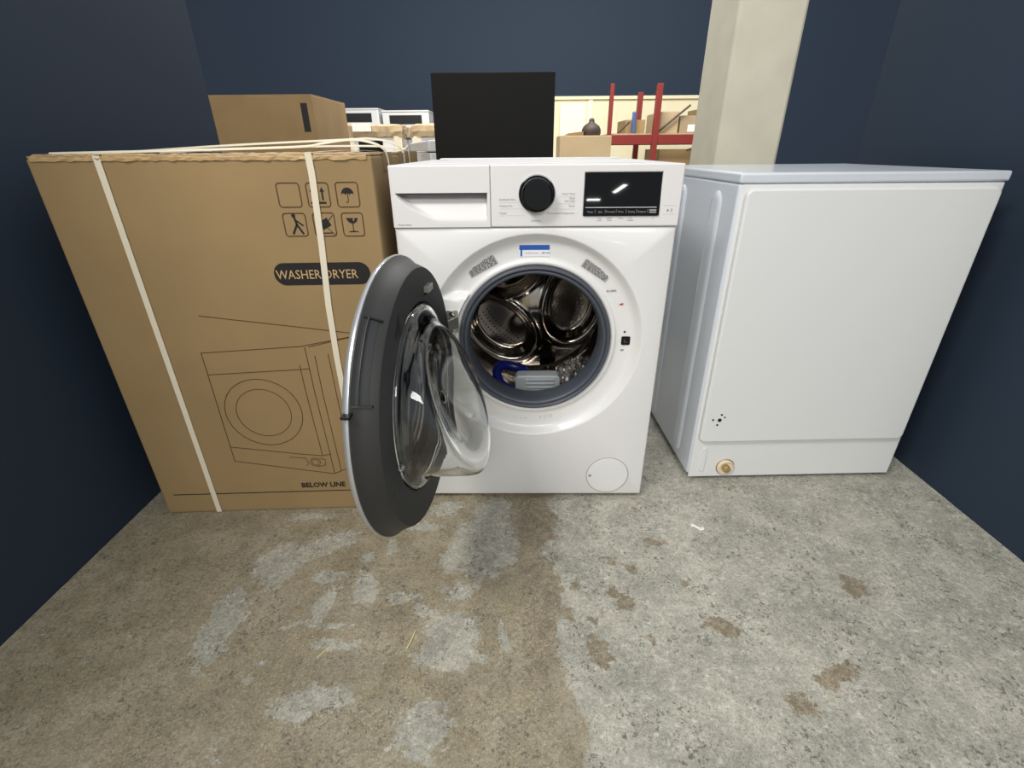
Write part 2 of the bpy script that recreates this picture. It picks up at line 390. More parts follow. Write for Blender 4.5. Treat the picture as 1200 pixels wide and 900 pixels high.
# fascia (right of the drawer)
fy = -.005
def fascia_mesh():                                         # panel with a pocket for the display glass
    m_ = MB(); y0, y1 = fy, .036
    xs_ = (-.0935, .0995, .257, .3); zs_ = (.7256, .747, .8305, .846)
    for i in range(3):
        for j in range(3):
            if (i, j) != (1, 1): m_.box(xs_[i], xs_[i+1], y0, y1, zs_[j], zs_[j+1])
    o = m_.build('fascia', 'white_plastic', wm)
    bm = bmesh.new(); bm.from_mesh(o.data); seen = {}
    for f in list(bm.faces):
        k = tuple(round(c, 5) for c in f.calc_center_median())
        seen.setdefault(k, []).append(f)
    bmesh.ops.delete(bm, geom=[f for fs in seen.values() if len(fs) > 1 for f in fs], context='FACES')
    bmesh.ops.dissolve_limit(bm, angle_limit=.01, verts=bm.verts, edges=bm.edges); bmesh.ops.recalc_face_normals(bm, faces=bm.faces); bm.to_mesh(o.data); bm.free()
    b = o.modifiers.new('bevel', 'BEVEL'); b.width = .0025; b.segments = 2; b.limit_method = 'ANGLE'; b.angle_limit = math.radians(40)
    return o
fascia_mesh()
# detergent drawer front with scooped grip
zl = .7935
def drawer_y(x, z):
    if z > .845: return fy+.004
    if z >= zl or z <= .738: return fy
    t = (z-.738)/(zl-.738); x0 = -.291+.085*(1-t)**1.6; e = sstep((x-x0)/.012)*sstep((-.1-x)/.004)
    return fy+.034*(t**1.3)*e
xs = [-.2995+(.2995-.0947)*i/70 for i in range(71)]
zs = [.7256, .732]+[.738+(zl-.0005-.738)*i/24 for i in range(25)]+[zl, .80, .815, .832, .843, .846]
rows = [[(x, .036, .7256) for x in xs]]
rows += [[(x, drawer_y(x, z), z) for x in xs] for z in zs]
rows += [[(x, .036, .846) for x in xs]]
for r in rows: r.insert(0, (r[0][0], .036, r[0][2])); r.append((r[-1][0], .036, r[-1][2]))
dr = MB().grid(rows).build('detergent_drawer', 'white_plastic', wm, smooth=True, angle=30)
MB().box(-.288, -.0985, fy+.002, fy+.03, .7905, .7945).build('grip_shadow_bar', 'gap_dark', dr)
MB().box(-.0968, -.0932, .002, .03, .7256, .845).build('drawer_gap', 'print_pale', wm)
MB().box(-.297, .297, .003, .03, .7235, .7260).build('seam', 'print_grey', wm)
text('printed_text', 'Washer Dryer', .0052, (-.2915, fy-.0002, .7297), 'print_grey', dr, sx=.95)
# knob
kx, kz = .002, .7905
kb = MB().lathe([(.034, .0), (.0345, -.004), (.033, -.006)], (kx, fy, kz), (0, 1, 0), (0, 0, 1), 64).lathe([(.033, -.006), (.0325, -.010), (.031, -.024), (.028, -.027), (.0, -.0275)], (kx, fy, kz), (0, 1, 0), (0, 0, 1), 64).build('programme_knob', 'black_gloss', wm, smooth=True)
MB().lathe([(.0375, .001), (.0375, -.003), (.0352, -.005), (.0342, -.003), (.0342, .001)], (kx, fy, kz), (0, 1, 0), (0, 0, 1), 64).build('chrome_ring', 'chrome', kb, smooth=True)
# programme list
for body, z in (('Synthetics Dry', .7785), ('Cotton Dry', .7660), ('Mixed', .7515)):
    text('printed_text', body, .0056, (-.0755, fy-.0002, z), 'print_grey', wm)
for body, z in (('Hand Wash', .7885), ('Dark', .7800), ('Soft Care', .7745), ('Rinse', .7650), ('Downloaded Programme', .7510)):
    text('printed_text', body, .0056, (.081, fy-.0002, z), 'print_grey', wm, 'RIGHT')
text('printed_text', 'Synthetics', .005, (.001, fy-.0002, .7365), 'print_grey', wm, 'CENTER')
for z, x1 in ((.7745, -.036), (.7620, -.028), (.7485, -.022)): MB().box(-.0755, x1, fy-.0004, fy, z-.0004, z).build('printed_line', 'print_pale', wm)
for z, x1 in ((.7850, .046), (.7715, .042), (.7610, .034)): MB().box(x1, .081, fy-.0004, fy, z-.0004, z).build('printed_line', 'print_pale', wm)
# display: glass leaning back a little inside the fascia
ds = MB().add([(.100, fy-.0035, .7475), (.2565, fy-.0035, .7475), (.2565, fy+.0048, .8300), (.100, fy+.0048, .8300), (.100, .02, .7475), (.2565, .02, .7475), (.2565, .02, .83), (.1, .02, .83)],
              [(0, 1, 2, 3), (0, 4, 5, 1), (1, 5, 6, 2), (2, 6, 7, 3), (3, 7, 4, 0), (4, 7, 6, 5)]).build('display', 'black_glass', wm)
dy = fy-.0024
MB().box(.103, .2505, dy-.0004, dy+.001, .7630, .7643).build('display_line', 'print_white', ds)
for body, x in (('Temp', .113), ('Spin', .1345), ('Prewash', .1555), ('Rinse', .177), ('Drying', .199), ('Delayed', .2205)):
    text('printed_text', body, .0052, (x, dy-.0004, .7535), 'print_grey', ds, 'CENTER')
for x in (.1235, .1445, .1675, .188, .2095, .2325): MB().box(x-.0003, x+.0003, dy-.0006, dy+.001, .7515, .7595).build('separator', 'print_grey', ds)
MB().box(.236, .2505, dy-.0006, dy+.001, .7515, .7550).box(.236, .2505, dy-.0006, dy+.001, .7562, .7595).build('key_field', 'print_grey', ds)
for body, x in (('Dry\nLevel', .134), ('Extra\nRinse', .155), ('Steam', .178), ('Anti\nCrease', .1985), ('3s', .246)):
    text('printed_text', body, .0045, (x, fy-.0002, .7412), 'print_grey', wm, 'CENTER')
MB().prism([(.2735, .7535), (.2735, .7605), (.2785, .757)], fy-.0004, fy+.001).box(.2810, .2820, fy-.0004, fy+.001, .7535, .7605).box(.2835, .2845, fy-.0004, fy+.001, .7535, .7605).build('start_pause_symbol', 'print_grey', wm)
for z in (.7490, .7665): MB().box(.266, .291, fy-.0004, fy+.001, z, z+.0006).build('printed_line', 'print_pale', wm)
# gasket, drum
gx, gz = DC
MB().lathe([(.1800, .034), (.1810, .018), (.179, .0100), (.1755, .0080), (.1725, .0095), (.1715, .0140), (.1700, .0150), (.1685, .0125), (.1650, .0125), (.1615, .0165), (.1590, .028), (.1570, .048), (.1590, .07), (.172, .095), (.189, .105)],
           (gx, 0, gz), (0, 1, 0), (0, 0, 1), 128).build('door_gasket', 'rubber', wm, smooth=True, angle=60)
dm = MB()
prof = [(.187, .105), (.187, .115), (.225, .125), (.238, .135)]
for k in range(13):
    y = .14+.018*k; prof.append((.238-(.003 if k % 2 else 0), y))
prof += [(.236, .37), (.228, .385)]
dm.lathe(prof, (gx, 0, gz), (0, 1, 0), (0, 0, 1), 96)
drum = dm.build('drum', 'drum_steel', wm, smooth=True, angle=60)
LOBES = [math.radians(a) for a in (225, 352, 122)]
def back_y(r, a):
    y = .385-.045*sstep(1-r/.2)
    for la in LOBES:
        x, z = r*math.cos(a-la)-.128, r*math.sin(a-la)
        q = math.hypot(x/.082, z/.116)
        y += .030*sstep((1.02-q)/.22) - .010*math.exp(-((q-1.10)/.09)**2)
    return y
rows = []
for i in range(41):
    r = .0005+.2295*i/40
    rows.append([(gx+r*math.cos(2*PI*k/144), back_y(r, 2*PI*k/144) if r < .225 else .385, gz+r*math.sin(2*PI*k/144)) for k in range(144)])
MB().grid(rows, True).build('drum_back', 'drum_steel', drum, smooth=True, angle=80)
ph = MB()
for la, rr in ((LOBES[0], (-.02, .0, .02)), (LOBES[1], (.0, .02)), (LOBES[2], (.0, .02))):
    for dz in rr:
        for k in range(-6, 7):
            t = k*.0115; rad = .150+dz*.9-.9*t*t*2; a = la+math.atan2(t, rad)
            r = math.hypot(rad, t); ph.lathe([(0, -.0012), (.0024, -.0012), (.0024, .004)], (gx+r*math.cos(a), back_y(r, a), gz+r*math.sin(a)), (0, 1, 0), (0, 0, 1), 8)
hp = ph.build('perforations', 'drum_dark', drum); hp['kind'] = 'stuff'
for a in (285, 45, 165):                                   # lifter paddles on the shell
    a = math.radians(a); er = Vector((math.cos(a), 0, math.sin(a))); et = Vector((-math.sin(a), 0, math.cos(a))); c0 = Vector((gx, 0, gz))
    rows = []
    for k in range(9):
        y = .15+.2*k/8; h = .045*math.sin(PI*min(1, max(0, (k+.6)/9)))**.5
        rows.append([c0+er*(.238-hh*h)+et*tt+Vector((0, y, 0)) for tt, hh in ((-.03, 0), (-.024, .5), (-.012, .92), (0, 1), (.012, .92), (.024, .5), (.03, 0))])
    MB().grid(rows).build('lifter_paddle', 'drum_steel', drum, smooth=True, angle=70)
# porthole surround: stickers, lock, prints (surface of the dish is at y = .0205)
sy = .0192
def sticker(name, cx_, cz_, wd, ht, ang, material):
    c, s = math.cos(ang), math.sin(ang)
    return MB().prism([(cx_+x*c-z*s, cz_+x*s+z*c) for x, z in ((-wd/2, -ht/2), (wd/2, -ht/2), (wd/2, ht/2), (-wd/2, ht/2))], sy, sy+.0015).build(name, material, wm)
def rating_label(cx_, cz_, ang):
    lb = sticker('rating_label', cx_, cz_, .070, .025, ang, 'sticker_print'); m_ = MB(); c, s = math.cos(ang), math.sin(ang)
    for row in range(6):
        z = .0095-.0037*row; x = -.032
        while x < .030:
            L_ = random.uniform(.003, .010); x2 = min(x+L_, .0325)
            m_.prism([(cx_+a*c-b*s, cz_+a*s+b*c) for a, b in ((x, z-.0011), (x2, z-.0011), (x2, z+.0011), (x, z+.0011))], sy-.0003, sy+.0005); x = x2+random.uniform(.0012, .004)
    o = m_.build('print_rows', 'print_dark', lb); o['kind'] = 'stuff'
rating_label(-.1175, .6385, math.radians(28)); rating_label(.1395, .6285, math.radians(-33))
bs = sticker('energy_sticker', -.0005, .6715, .067, .025, 0, 'sticker_white')
MB().box(-.034, .033, sy-.0006, sy, .6735, .684).build('blue_band', 'sticker_blue', bs)
MB().box(-.0315, -.0275, sy-.0006, sy, .660, .6735).build('blue_letter', 'sticker_blue', bs)
text('printed_text', 'A+++', .0075, (.016, sy-.0005, .6645), 'sticker_blue', bs)
text('printed_text', 'inverter motor', .005, (-.0215, sy-.0005, .6655), 'print_pale', bs)
text('printed_text', '8114802', .0065, (.166, sy, .5775), 'print_grey', wm, rotz=.06, bold=.0002)
MB().box(.2085, .2165, sy, sy+.001, .5455, .5465).box(.2085, .2095, sy, sy+.001, .5455, .5545).box(.2155, .2165, sy, sy+.001, .5455, .5545).box(.2085, .2165, sy, sy+.001, .5545, .5555).build('pictogram', 'print_grey', wm)
MB().prism([(.1965, .5465), (.207, .546), (.207, .5515), (.201, .5505)], sy, sy+.001).build('red_mark', 'print_red', wm)
lk = MB().prism(rounded(.2105, .2315, .4480, .4695, .003), sy-.0015, .03).build('door_lock', 'black_gloss', wm)
MB().box(.2165, .2245, sy-.0022, sy, .4545, .4565).box(.2165, .2182, sy-.0022, sy, .4565, .4635).build('lock_slot', 'gap_dark', lk)
MB().lathe([(0, -.0008), (.0026, -.0008), (.0026, .002)], (.217, sy+.001, .4805), (0, 1, 0), (0, 0, 1), 16).build('lock_dot', 'black_plastic', wm)
MB().prism(rounded(.2105, .2195, .4315, .4365, .002), sy+.0005, sy+.002).build('lock_symbol', 'print_grey', wm)
# embossed scuffed print under the porthole
for i, (ch, x, z, r) in enumerate((('U', -.050, .2455, -.15), ('O', -.036, .2435, -.1), ('R', -.022, .2425, -.05), ('E', .018, .2450, .1), ('C', .030, .2475, .15), ('O', .042, .2505, .2))):
    text('embossed_letter', ch, .0135, (x, sy+.0009, z-.004), 'print_pale', wm, rotz=r)
# filter cover
fc = MB().lathe([(0, -.0012), (.048, -.0012), (.0545, -.0008), (.0555, .0002), (.0555, .006)], (.204, 0, .0765), (0, 1, 0), (0, 0, 1), 96).build('filter_cover', 'enamel', wm, smooth=True)
MB().lathe([(.0556, -.0003), (.0572, -.0003), (.0572, .002), (.0556, .002)], (.204, 0, .0765), (0, 1, 0), (0, 0, 1), 96).build('cover_gap', 'print_grey', fc)
MB().lathe([(0, -.0022), (.0035, -.0018), (.0045, -.001)], (.157, 0, .0765), (0, 1, 0), (0, 0, 1), 20).build('cover_notch', 'print_grey', fc, smooth=True)
# hinge
hg = MB().prism(rounded(-.203, -.176, .487, .541, .004), .004, .0095).build('door_hinge', 'zinc', wm, bevel=.001)
for z in (.533, .495): MB().lathe([(0, -.004), (.006, -.003), (.0075, 0)], (-.19, .004, z), (0, 1, 0), (0, 0, 1), 20).build('hinge_screw', 'chrome', hg, smooth=True)
MB().add([(-.206, -.045, .500), (-.180, .004, .500), (-.180, .004, .526), (-.206, -.045, .526), (-.202, -.047, .500), (-.176, .002, .500), (-.176, .002, .526), (-.202, -.047, .526)],
         [(0, 1, 2, 3), (7, 6, 5, 4), (0, 4, 5, 1), (1, 5, 6, 2), (2, 6, 7, 3), (3, 7, 4, 0)]).build('hinge_arm', 'zinc', hg)

# open door
phi = math.radians(95)
dn = Vector((math.sin(phi), math.cos(phi), 0)); da = Vector((-math.cos(phi), math.sin(phi), 0)); up = Vector((0, 0, 1)); D0 = Vector((-.25, -.263, .459))
def dp(a, h, d): return D0+da*a+up*h+dn*d
door = MB().lathe([(.246, -.010), (.2545, -.004), (.2545, .003), (.2475, .010), (.2435, .018), (.2365, .0345), (.2345, .0368), (.2335, .0368)], D0, dn, up, 160).build('door', 'door_dark', wm, smooth=True, angle=30)
MB().lathe([(.2345, .0369), (.200, .0366), (.177, .0360), (.174, .034), (.1715, .028), (.158, .026), (.158, .01)], D0, dn, up, 160).build('inner_plate', 'door_dark_flat', door, smooth=True, angle=30)
MB().lathe([(.158, -.006), (.20, -.014), (.245, -.0125), (.2545, -.0065), (.2563, -.002), (.2556, .0010), (.2530, .0018), (.2500, -.004)], D0, dn, up, 160).build('outer_rim', 'rim_silver', door, smooth=True, angle=40)
MB().lathe([(.0005, -.012), (.160, -.010), (.160, -.006), (.0005, -.008)], D0, dn, up, 96).build('outer_window', 'tinted_pane', door, smooth=True)
# glass bowl: deep at the bottom, slanted scooped nose
def plane_d(h): return .110-.36*h
NB = 128
def bowl_row(r, fn): return [dp(r*math.cos(2*PI*k/NB), r*math.sin(2*PI*k/NB), fn(r*math.sin(2*PI*k/NB), r)) for k in range(NB)]
rows = [bowl_row(.170, lambda h, r: .030), bowl_row(.1705, lambda h, r: .038), bowl_row(.168, lambda h, r: .042), bowl_row(.160, lambda h, r: .045), bowl_row(.153, lambda h, r: .049)]
for t, r in ((.05, .1495), (.2, .148), (.4, .1465), (.6, .145), (.8, .1435), (.93, .142)):
    rows.append(bowl_row(r, lambda h, r, t=t: .050+(max(plane_d(h)-.012, .053)-.050)*t))
for r, k in ((.1395, -.0095), (.136, -.005), (.131, -.0018), (.125, -.0005)):
    rows.append(bowl_row(r, lambda h, r, k=k: plane_d(h)+k))
for r in (.119, .112, .103, .09, .075, .06, .045, .03, .015, .0008):
    rows.append(bowl_row(r, lambda h, r: plane_d(h)-.0005-.040*sstep((.125-r)/.125)*(1.0+1.2*h)))
gb = MB().grid(rows, True).build('glass_bowl', 'glass', door, smooth=True, angle=180)
so = gb.modifiers.new('solid', 'SOLIDIFY'); so.thickness = .0055; so.offset = -1
# door fittings
def door_box(name, a, h, d0, d1, wa, wh, material, bev=.0008):
    vs = [dp(a+sa*wa/2, h+sh*wh/2, d) for d in (d0, d1) for sa, sh in ((-1, -1), (1, -1), (1, 1), (-1, 1))]
    return MB().add(vs, [(0, 3, 2, 1), (4, 5, 6, 7), (0, 1, 5, 4), (1, 2, 6, 5), (2, 3, 7, 6), (3, 0, 4, 7)]).build(name, material, door, bevel=bev)
door_box('latch_hook', .073, .187, .034, .046, .030, .012, 'zinc')
door_box('latch_block', .073, .1795, .034, .0405, .030, .006, 'black_plastic')
# triangular vent
vs = [(-.095, .190), (-.090, .158), (-.122, .158)]
MB().add([dp(a, h, .0372) for a, h in vs]+[dp(a, h, .033) for a, h in vs], [(0, 1, 2), (5, 4, 3), (0, 3, 4, 1), (1, 4, 5, 2), (2, 5, 3, 0)]).build('vent_slot', 'black_plastic', door)
door_box('clip', -.170, -.043, .034, .042, .020, .007, 'chrome')
MB().lathe([(0, .003), (.004, .002), (.005, 0)], dp(-.205, -.068, .0355), dn, up, 16).build('screw', 'black_plastic', door, smooth=True)
MB().lathe([(0, .003), (.004, .002), (.005, 0)], dp(.165, -.16, .0355), dn, up, 16).build('screw', 'black_plastic', door, smooth=True)
door_box('rim_nick', -.2395, .092, -.006, .006, .018, .004, 'black_plastic', 0)
# grip pocket pressed into the bevel: curved plate with raised end walls
rows = []
for i in range(15):
    th = math.radians(126+30*i/14); rr = []
    for r, d in ((.2495, .008), (.2465, .0150), (.2415, .0245)):
        rr.append(dp(r*math.cos(th), r*math.sin(th), d))
    rows.append(rr)
MB().grid(rows).build('grip_pocket', 'door_dark_flat', door, smooth=True)
for th in (126, 156):
    t = math.radians(th)
    vs = [dp(r*math.cos(t+o), r*math.sin(t+o), d) for o in (0, .012) for r, d in ((.2535, .0035), (.2505, .0125), (.2425, .0295), (.2375, .030), (.246, .008))]
    MB().add(vs, [(0, 1, 2, 3, 4), (9, 8, 7, 6, 5)]+[(i, i+5, (i+1) % 5+5, (i+1) % 5) for i in range(5)]).build('grip_end', 'black_plastic', door)
th0, th1 = math.radians(126), math.radians(156)
MB().tube([dp(.2505*math.cos(th0+(th1-th0)*i/14), .2505*math.sin(th0+(th1-th0)*i/14), .0125) for i in range(15)], .0012, 6).build('grip_edge', 'door_dark', door, smooth=True)

# ------------------------------------------------------------------ things inside the drum
def drum_z(x): return DC[1]-math.sqrt(.235**2-(x-DC[0])**2)
bh = []
for k in range(40):
    a = 2*PI*k/40; x_ = -.052+.046*math.cos(a); bh.append((x_, .215+.04*math.sin(a), drum_z(x_)+.018+.040*sstep(math.sin(a)*.5+.5)))
tag(MB().tube(bh, .0140, 12, True).build('hose_coil', 'blue_plastic', smooth=True), 'dark blue plastic hose coil lying in the bottom of the drum', 'hose')
tr = thing('plastic_tray', 'small translucent ribbed plastic tray lying at the drum opening beside the blue coil', 'tray', (.018, .162, .249))
MB().prism(rounded(-.045, .081, .249, .308, .014), .142, .182).build('tray_body', 'tray_plastic', tr, bevel=.004)
for i in range(4): MB().box(-.016, .064, .1385, .144, .259+.0118*i, .2642+.0118*i).build('rib', 'tray_plastic', tr, bevel=.0015)
rows = []
for i in range(22):
    rows.append([(.055+.12*j/21+random.uniform(-.006, .006), .18+.10*i/21+random.uniform(-.006, .006), drum_z(.055+.12*j/21)+.016+.05*math.sin(PI*i/21)*math.sin(PI*j/21)+random.uniform(-.010, .010)) for j in range(22)])
tag(MB().grid(rows).build('plastic_bag', 'clear_film'), 'crumpled clear plastic bag lying in the drum behind the tray', 'plastic bag')

# ------------------------------------------------------------------ large carton beside the machine (local frame: x = 0 at its front right corner)
B0 = Vector((-.322, -.033, 0)); CW, CDp, CH = .655, .63, .868
ct = thing('appliance_carton', 'large brown printed carton bound with white straps beside the washing machine', 'carton', B0, yaw=math.radians(2.5))
X, Y = B0.x, B0.y
def cb(name, material, x0, x1, y0, y1, z0, z1, **k): return MB().box(X+x0, X+x1, Y+y0, Y+y1, z0, z1).build(name, material, ct, **k)
# body with slightly dented panels
rows = []
nx_, nz_ = 14, 18
def dent(x, z): return .0035*math.sin(7*x+2.1)*math.sin(5.3*z)*min(1, 8*abs(x), 8*abs(x+CW))*min(1, 8*z, 8*(CH-z))
rows = [[(X-CW+CW*j/nx_, Y+dent(-CW+CW*j/nx_, CH*i/nz_)*.0, CH*i/nz_) for j in range(nx_+1)] for i in range(nz_+1)]
MB().box(X-CW, X, Y, Y+CDp, 0, CH-.004).build('carton_body', 'cardboard', ct, bevel=.005, seg=3)
cb('top_flap', 'cardboard', -CW+.002, -.002, .002, CDp/2-.002, CH-.004, CH, bevel=.0015)
cb('top_flap', 'cardboard', -CW+.002, -.002, CDp/2+.002, CDp-.002, CH-.004, CH+.001, bevel=.0015)
cb('side_flap_edge', 'cardboard_dark', -.0005, .002, .10, .20, CH-.035, CH+.002, bevel=.001)
cb('side_flap_edge', 'cardboard_dark', -.0005, .002, .30, CDp-.01, CH-.040, CH+.003, bevel=.001)
# crumpled clear tape along the top front edge
rows = []
for i in range(4):
    rows.append([(X-CW+.01+(CW-.02)*j/60, Y-.0025+(0, 0, .012, .05)[i]+random.uniform(-.0012, .0012), CH-.010+(0, .006, .0125, .0125)[i]+random.uniform(-.0015, .0015)) for j in range(61)])
MB().grid(rows).build('edge_tape', 'tape', ct)
# prints: handling pictograms, name bar, line drawing, clamp line
py0, py1 = Y-.0006, Y+.001
def pic_frame(x0, x1, z0, z1, nm='pictogram_frame'):
    m = MB(); o = rounded(X+x0, X+x1, z0, z1, .007); i_ = rounded(X+x0+.002, X+x1-.002, z0+.002, z1-.002, .005)
    return frame_prism(m, o, i_, py0, py1).build(nm, 'print_brown', ct)
pic_frame(-.0795, -.0335, .7698, .8180); pic_frame(-.1375, -.0918, .7704, .8177); pic_frame(-.0765, -.0320, .7128, .7604); pic_frame(-.1345, -.0895, .7134, .7610)
pic_frame(-.1945, -.1475, .7140, .7608); pic_frame(-.1955, -.1490, .7706, .8178)
m = MB(); cx0, cz0 = X-.0565, .793                        # umbrella
dome = [(cx0+.0125*math.cos(math.radians(a)), cz0+.001+.0135*math.sin(math.radians(a))) for a in range(0, 181, 15)]
low = []
for k in range(3): low += [(cx0-.0125+.00833*k+.0020, cz0+.0035), (cx0-.0125+.00833*k+.0063, cz0+.0035), (cx0-.0125+.00833*(k+1), cz0+.0005)]
m.prism(dome+low[:-1], py0, py1); stroke(m, [(cx0, cz0+.003), (cx0, cz0-.011), (cx0-.0015, cz0-.0135), (cx0-.004, cz0-.0135), (cx0-.005, cz0-.0115)], .0012, py0, py1); m.build('umbrella_symbol', 'print_black', ct)
m = MB()                                                   # this way up
for ax in (X-.1265, X-.1065): m.prism([(ax-.0045, .8000), (ax+.0045, .8000), (ax, .8085)], py0, py1).box(ax-.0016, ax+.0016, py0, py1, .7840, .8000)
m.box(X-.1315, X-.1010, py0, py1, .7775, .7812); m.build('arrow_symbol', 'print_black', ct)
gx0 = X-.0545                                              # fragile glass
MB().prism([(gx0-.0125, .7495), (gx0+.0020, .7495), (gx0+.0005, .7450), (gx0+.0035, .7425), (gx0+.0045, .7495), (gx0+.0115, .7495), (gx0+.0085, .7425), (gx0+.004, .7395), (gx0+.0008, .7390), (gx0+.0008, .7245), (gx0+.0095, .7230), (gx0+.0095, .7218), (gx0-.0095, .7218), (gx0-.0095, .7230), (gx0-.0008, .7245), (gx0-.0008, .7390), (gx0-.005, .7398), (gx0-.0095, .7440)], py0, py1).build('glass_symbol', 'print_black', ct)
m = MB(); t = math.radians(28); c_, s_ = math.cos(t), math.sin(t); qx, qz = X-.1105, .7390   # do-not-stack box
m.prism([(qx+x*c_-z*s_, qz+x*s_+z*c_) for x, z in ((-.0095, -.0085), (.0095, -.0085), (.0095, .0085), (-.0095, .0085))], py0, py1).box(X-.127, X-.098, py0, py1, .7195, .7215)
stroke(m, [(X-.1305, .7550), (X-.0935, .7165)], .0011, py0-.0002, py1); stroke(m, [(X-.0935, .7550), (X-.1305, .7165)], .0011, py0-.0002, py1); m.build('stacking_symbol', 'print_black', ct)
m = MB(); stroke(m, [(X-.171, .752), (X-.168, .738), (X-.158, .720)], .004, py0, py1); stroke(m, [(X-.168, .738), (X-.178, .720)], .004, py0, py1); stroke(m, [(X-.171, .748), (X-.156, .736)], .003, py0, py1)
m.lathe([(0, -.0006), (.004, -.0006), (.004, .001)], (X-.172, Y, .7555), (0, 1, 0), (0, 0, 1), 16); m.build('handling_symbol', 'print_black', ct)
m = MB(); m.prism(rounded(X-.236, X-.0325, .6128, .6604, .0230, 8), py0, py1); nb = m.build('name_bar', 'print_black', ct)
text('printed_text', 'WASHER DRYER', .0272, (X-.0590, py0-.0002, .6265), 'print_tan', ct, 'RIGHT', extra=.0002, sx=.865)
# line drawing of a machine (seen in part behind the open door)
m = MB()
for pts in ([(-.42, .5480), (-.2046, .5174), (-.0987, .502)], [(-.0987, .502), (-.0900, .4940), (-.1003, .4918)], [(-.1003, .4918), (-.2137, .4713), (-.44, .4600)],
            [(-.2045, .469), (-.2028, .3527), (-.1965, .1761), (-.1955, .1173)], [(-.225, .4138), (-.204, .4155)], [(-.44, .4050), (-.225, .4138)], [(-.1853, .4475), (-.1846, .3522), (-.1767, .1248)], [(-.1544, .451), (-.1524, .3514), (-.1480, .200)],
            [(-.2245, .4246), (-.2237, .3578), (-.2165, .1741)], [(-.44, .2050), (-.2715, .1785), (-.2168, .1715), (-.1944, .176)], [(-.44, .1620), (-.2809, .1311), (-.196, .1146), (-.1557, .1322), (-.090, .1620)],
            [(-.44, .4600), (-.44, .1620)], [(-.090, .4940), (-.090, .1620)], [(-.1950, .4700), (-.0935, .4925)]):
    stroke(m, [(X+a, b) for a, b in pts], .0016, py0, py1)
stroke(m, [(X-.335+.0915*math.cos(2*PI*k/32), .300+.0915*math.sin(2*PI*k/32)) for k in range(33)], .0016, py0, py1)
stroke(m, [(X-.335+.065*math.cos(2*PI*k/32), .300+.065*math.sin(2*PI*k/32)) for k in range(33)], .0014, py0, py1)
stroke(m, [(X-.238+.0125*math.cos(2*PI*k/20), .1525+.0125*math.sin(2*PI*k/20)) for k in range(21)], .0012, py0, py1)
stroke(m, [(X-.238+.0085*math.cos(2*PI*k/20), .1525+.0085*math.sin(2*PI*k/20)) for k in range(21)], .0010, py0, py1)
stroke(m, [(X-.300, .1700), (X-.262, .1660), (X-.255, .1500), (X-.262, .1420)], .0012, py0, py1); stroke(m, [(X-.226, .1640), (X-.212, .1600), (X-.214, .1420), (X-.235, .1390)], .0012, py0, py1)
m.build('line_drawing', 'print_brown', ct)
text('printed_text', 'BELOW LINE', .0205, (X-.1730, py0-.0002, .0738), 'print_black', ct, 'RIGHT', extra=.0002, bold=.0006, sx=.98)
m = MB(); m.box(X-CW+.03, X-.012, py0, py1, .0592, .0616).build('cut_line', 'print_black', ct)
# straps
def strap(pts, side): return MB().ribbon(pts, side, .0130, .0009).build('strap', 'strap', ct)
sxp = [(-.1205, .870), (-.1195, .83), (-.1245, .70), (-.1330, .565), (-.1350, .45), (-.1345, .36), (-.1330, .2), (-.131, .002)]
strap([(X+a, Y-.0022, z) for a, z in sxp], (1, 0, 0))
strap([(X-.1205, Y+CDp*k/10, CH+.0022+.004*math.sin(PI*k/10)) for k in range(11)], (1, 0, 0))
strap([(X-.52, Y-.0022, z) for z in (.002, .2, .5, .868)], (1, 0, 0)); strap([(X-.52, Y+CDp*k/10, CH+.0022+.004*math.sin(PI*k/10)) for k in range(11)], (1, 0, 0))
def loop(pts):                                             # slack strap bowed over the lid and down the right side
    P_ = [Vector((X+a, Y+b, c)) for a, b, c in pts]; out = []
    for i in range(len(P_)-1):
        p0, p1, p2, p3 = P_[max(i-1, 0)], P_[i], P_[i+1], P_[min(i+2, len(P_)-1)]
        for k in range(6):
            t = k/6; out.append(.5*((2*p1)+(p2-p0)*t+(2*p0-5*p1+4*p2-p3)*t*t+(3*p1-p0-3*p2+p3)*t**3))
    out.append(P_[-1])
    return MB().ribbon(out, (0, .8, .6), .0072, .0009).build('strap', 'strap', ct)
loop([(-.655, .06, .872), (-.40, .07, .876), (-.169, .083, .881), (-.118, .083, .887), (-.065, .083, .893), (-.028, .083, .891), (.005, .09, .878), (.0125, .10, .852), (.0125, .10, .80), (.012, .10, .6)])
loop([(-.655, .25, .872), (-.40, .26, .886), (-.127, .28, .897), (-.062, .28, .899), (-.01, .29, .890), (.011, .30, .870), (.0125, .31, .84), (.0125, .31, .6)])
loop([(-.655, .42, .872), (-.35, .42, .882), (-.1, .42, .884), (-.01, .42, .876), (.0065, .43, .86), (.0065, .43, .6)])

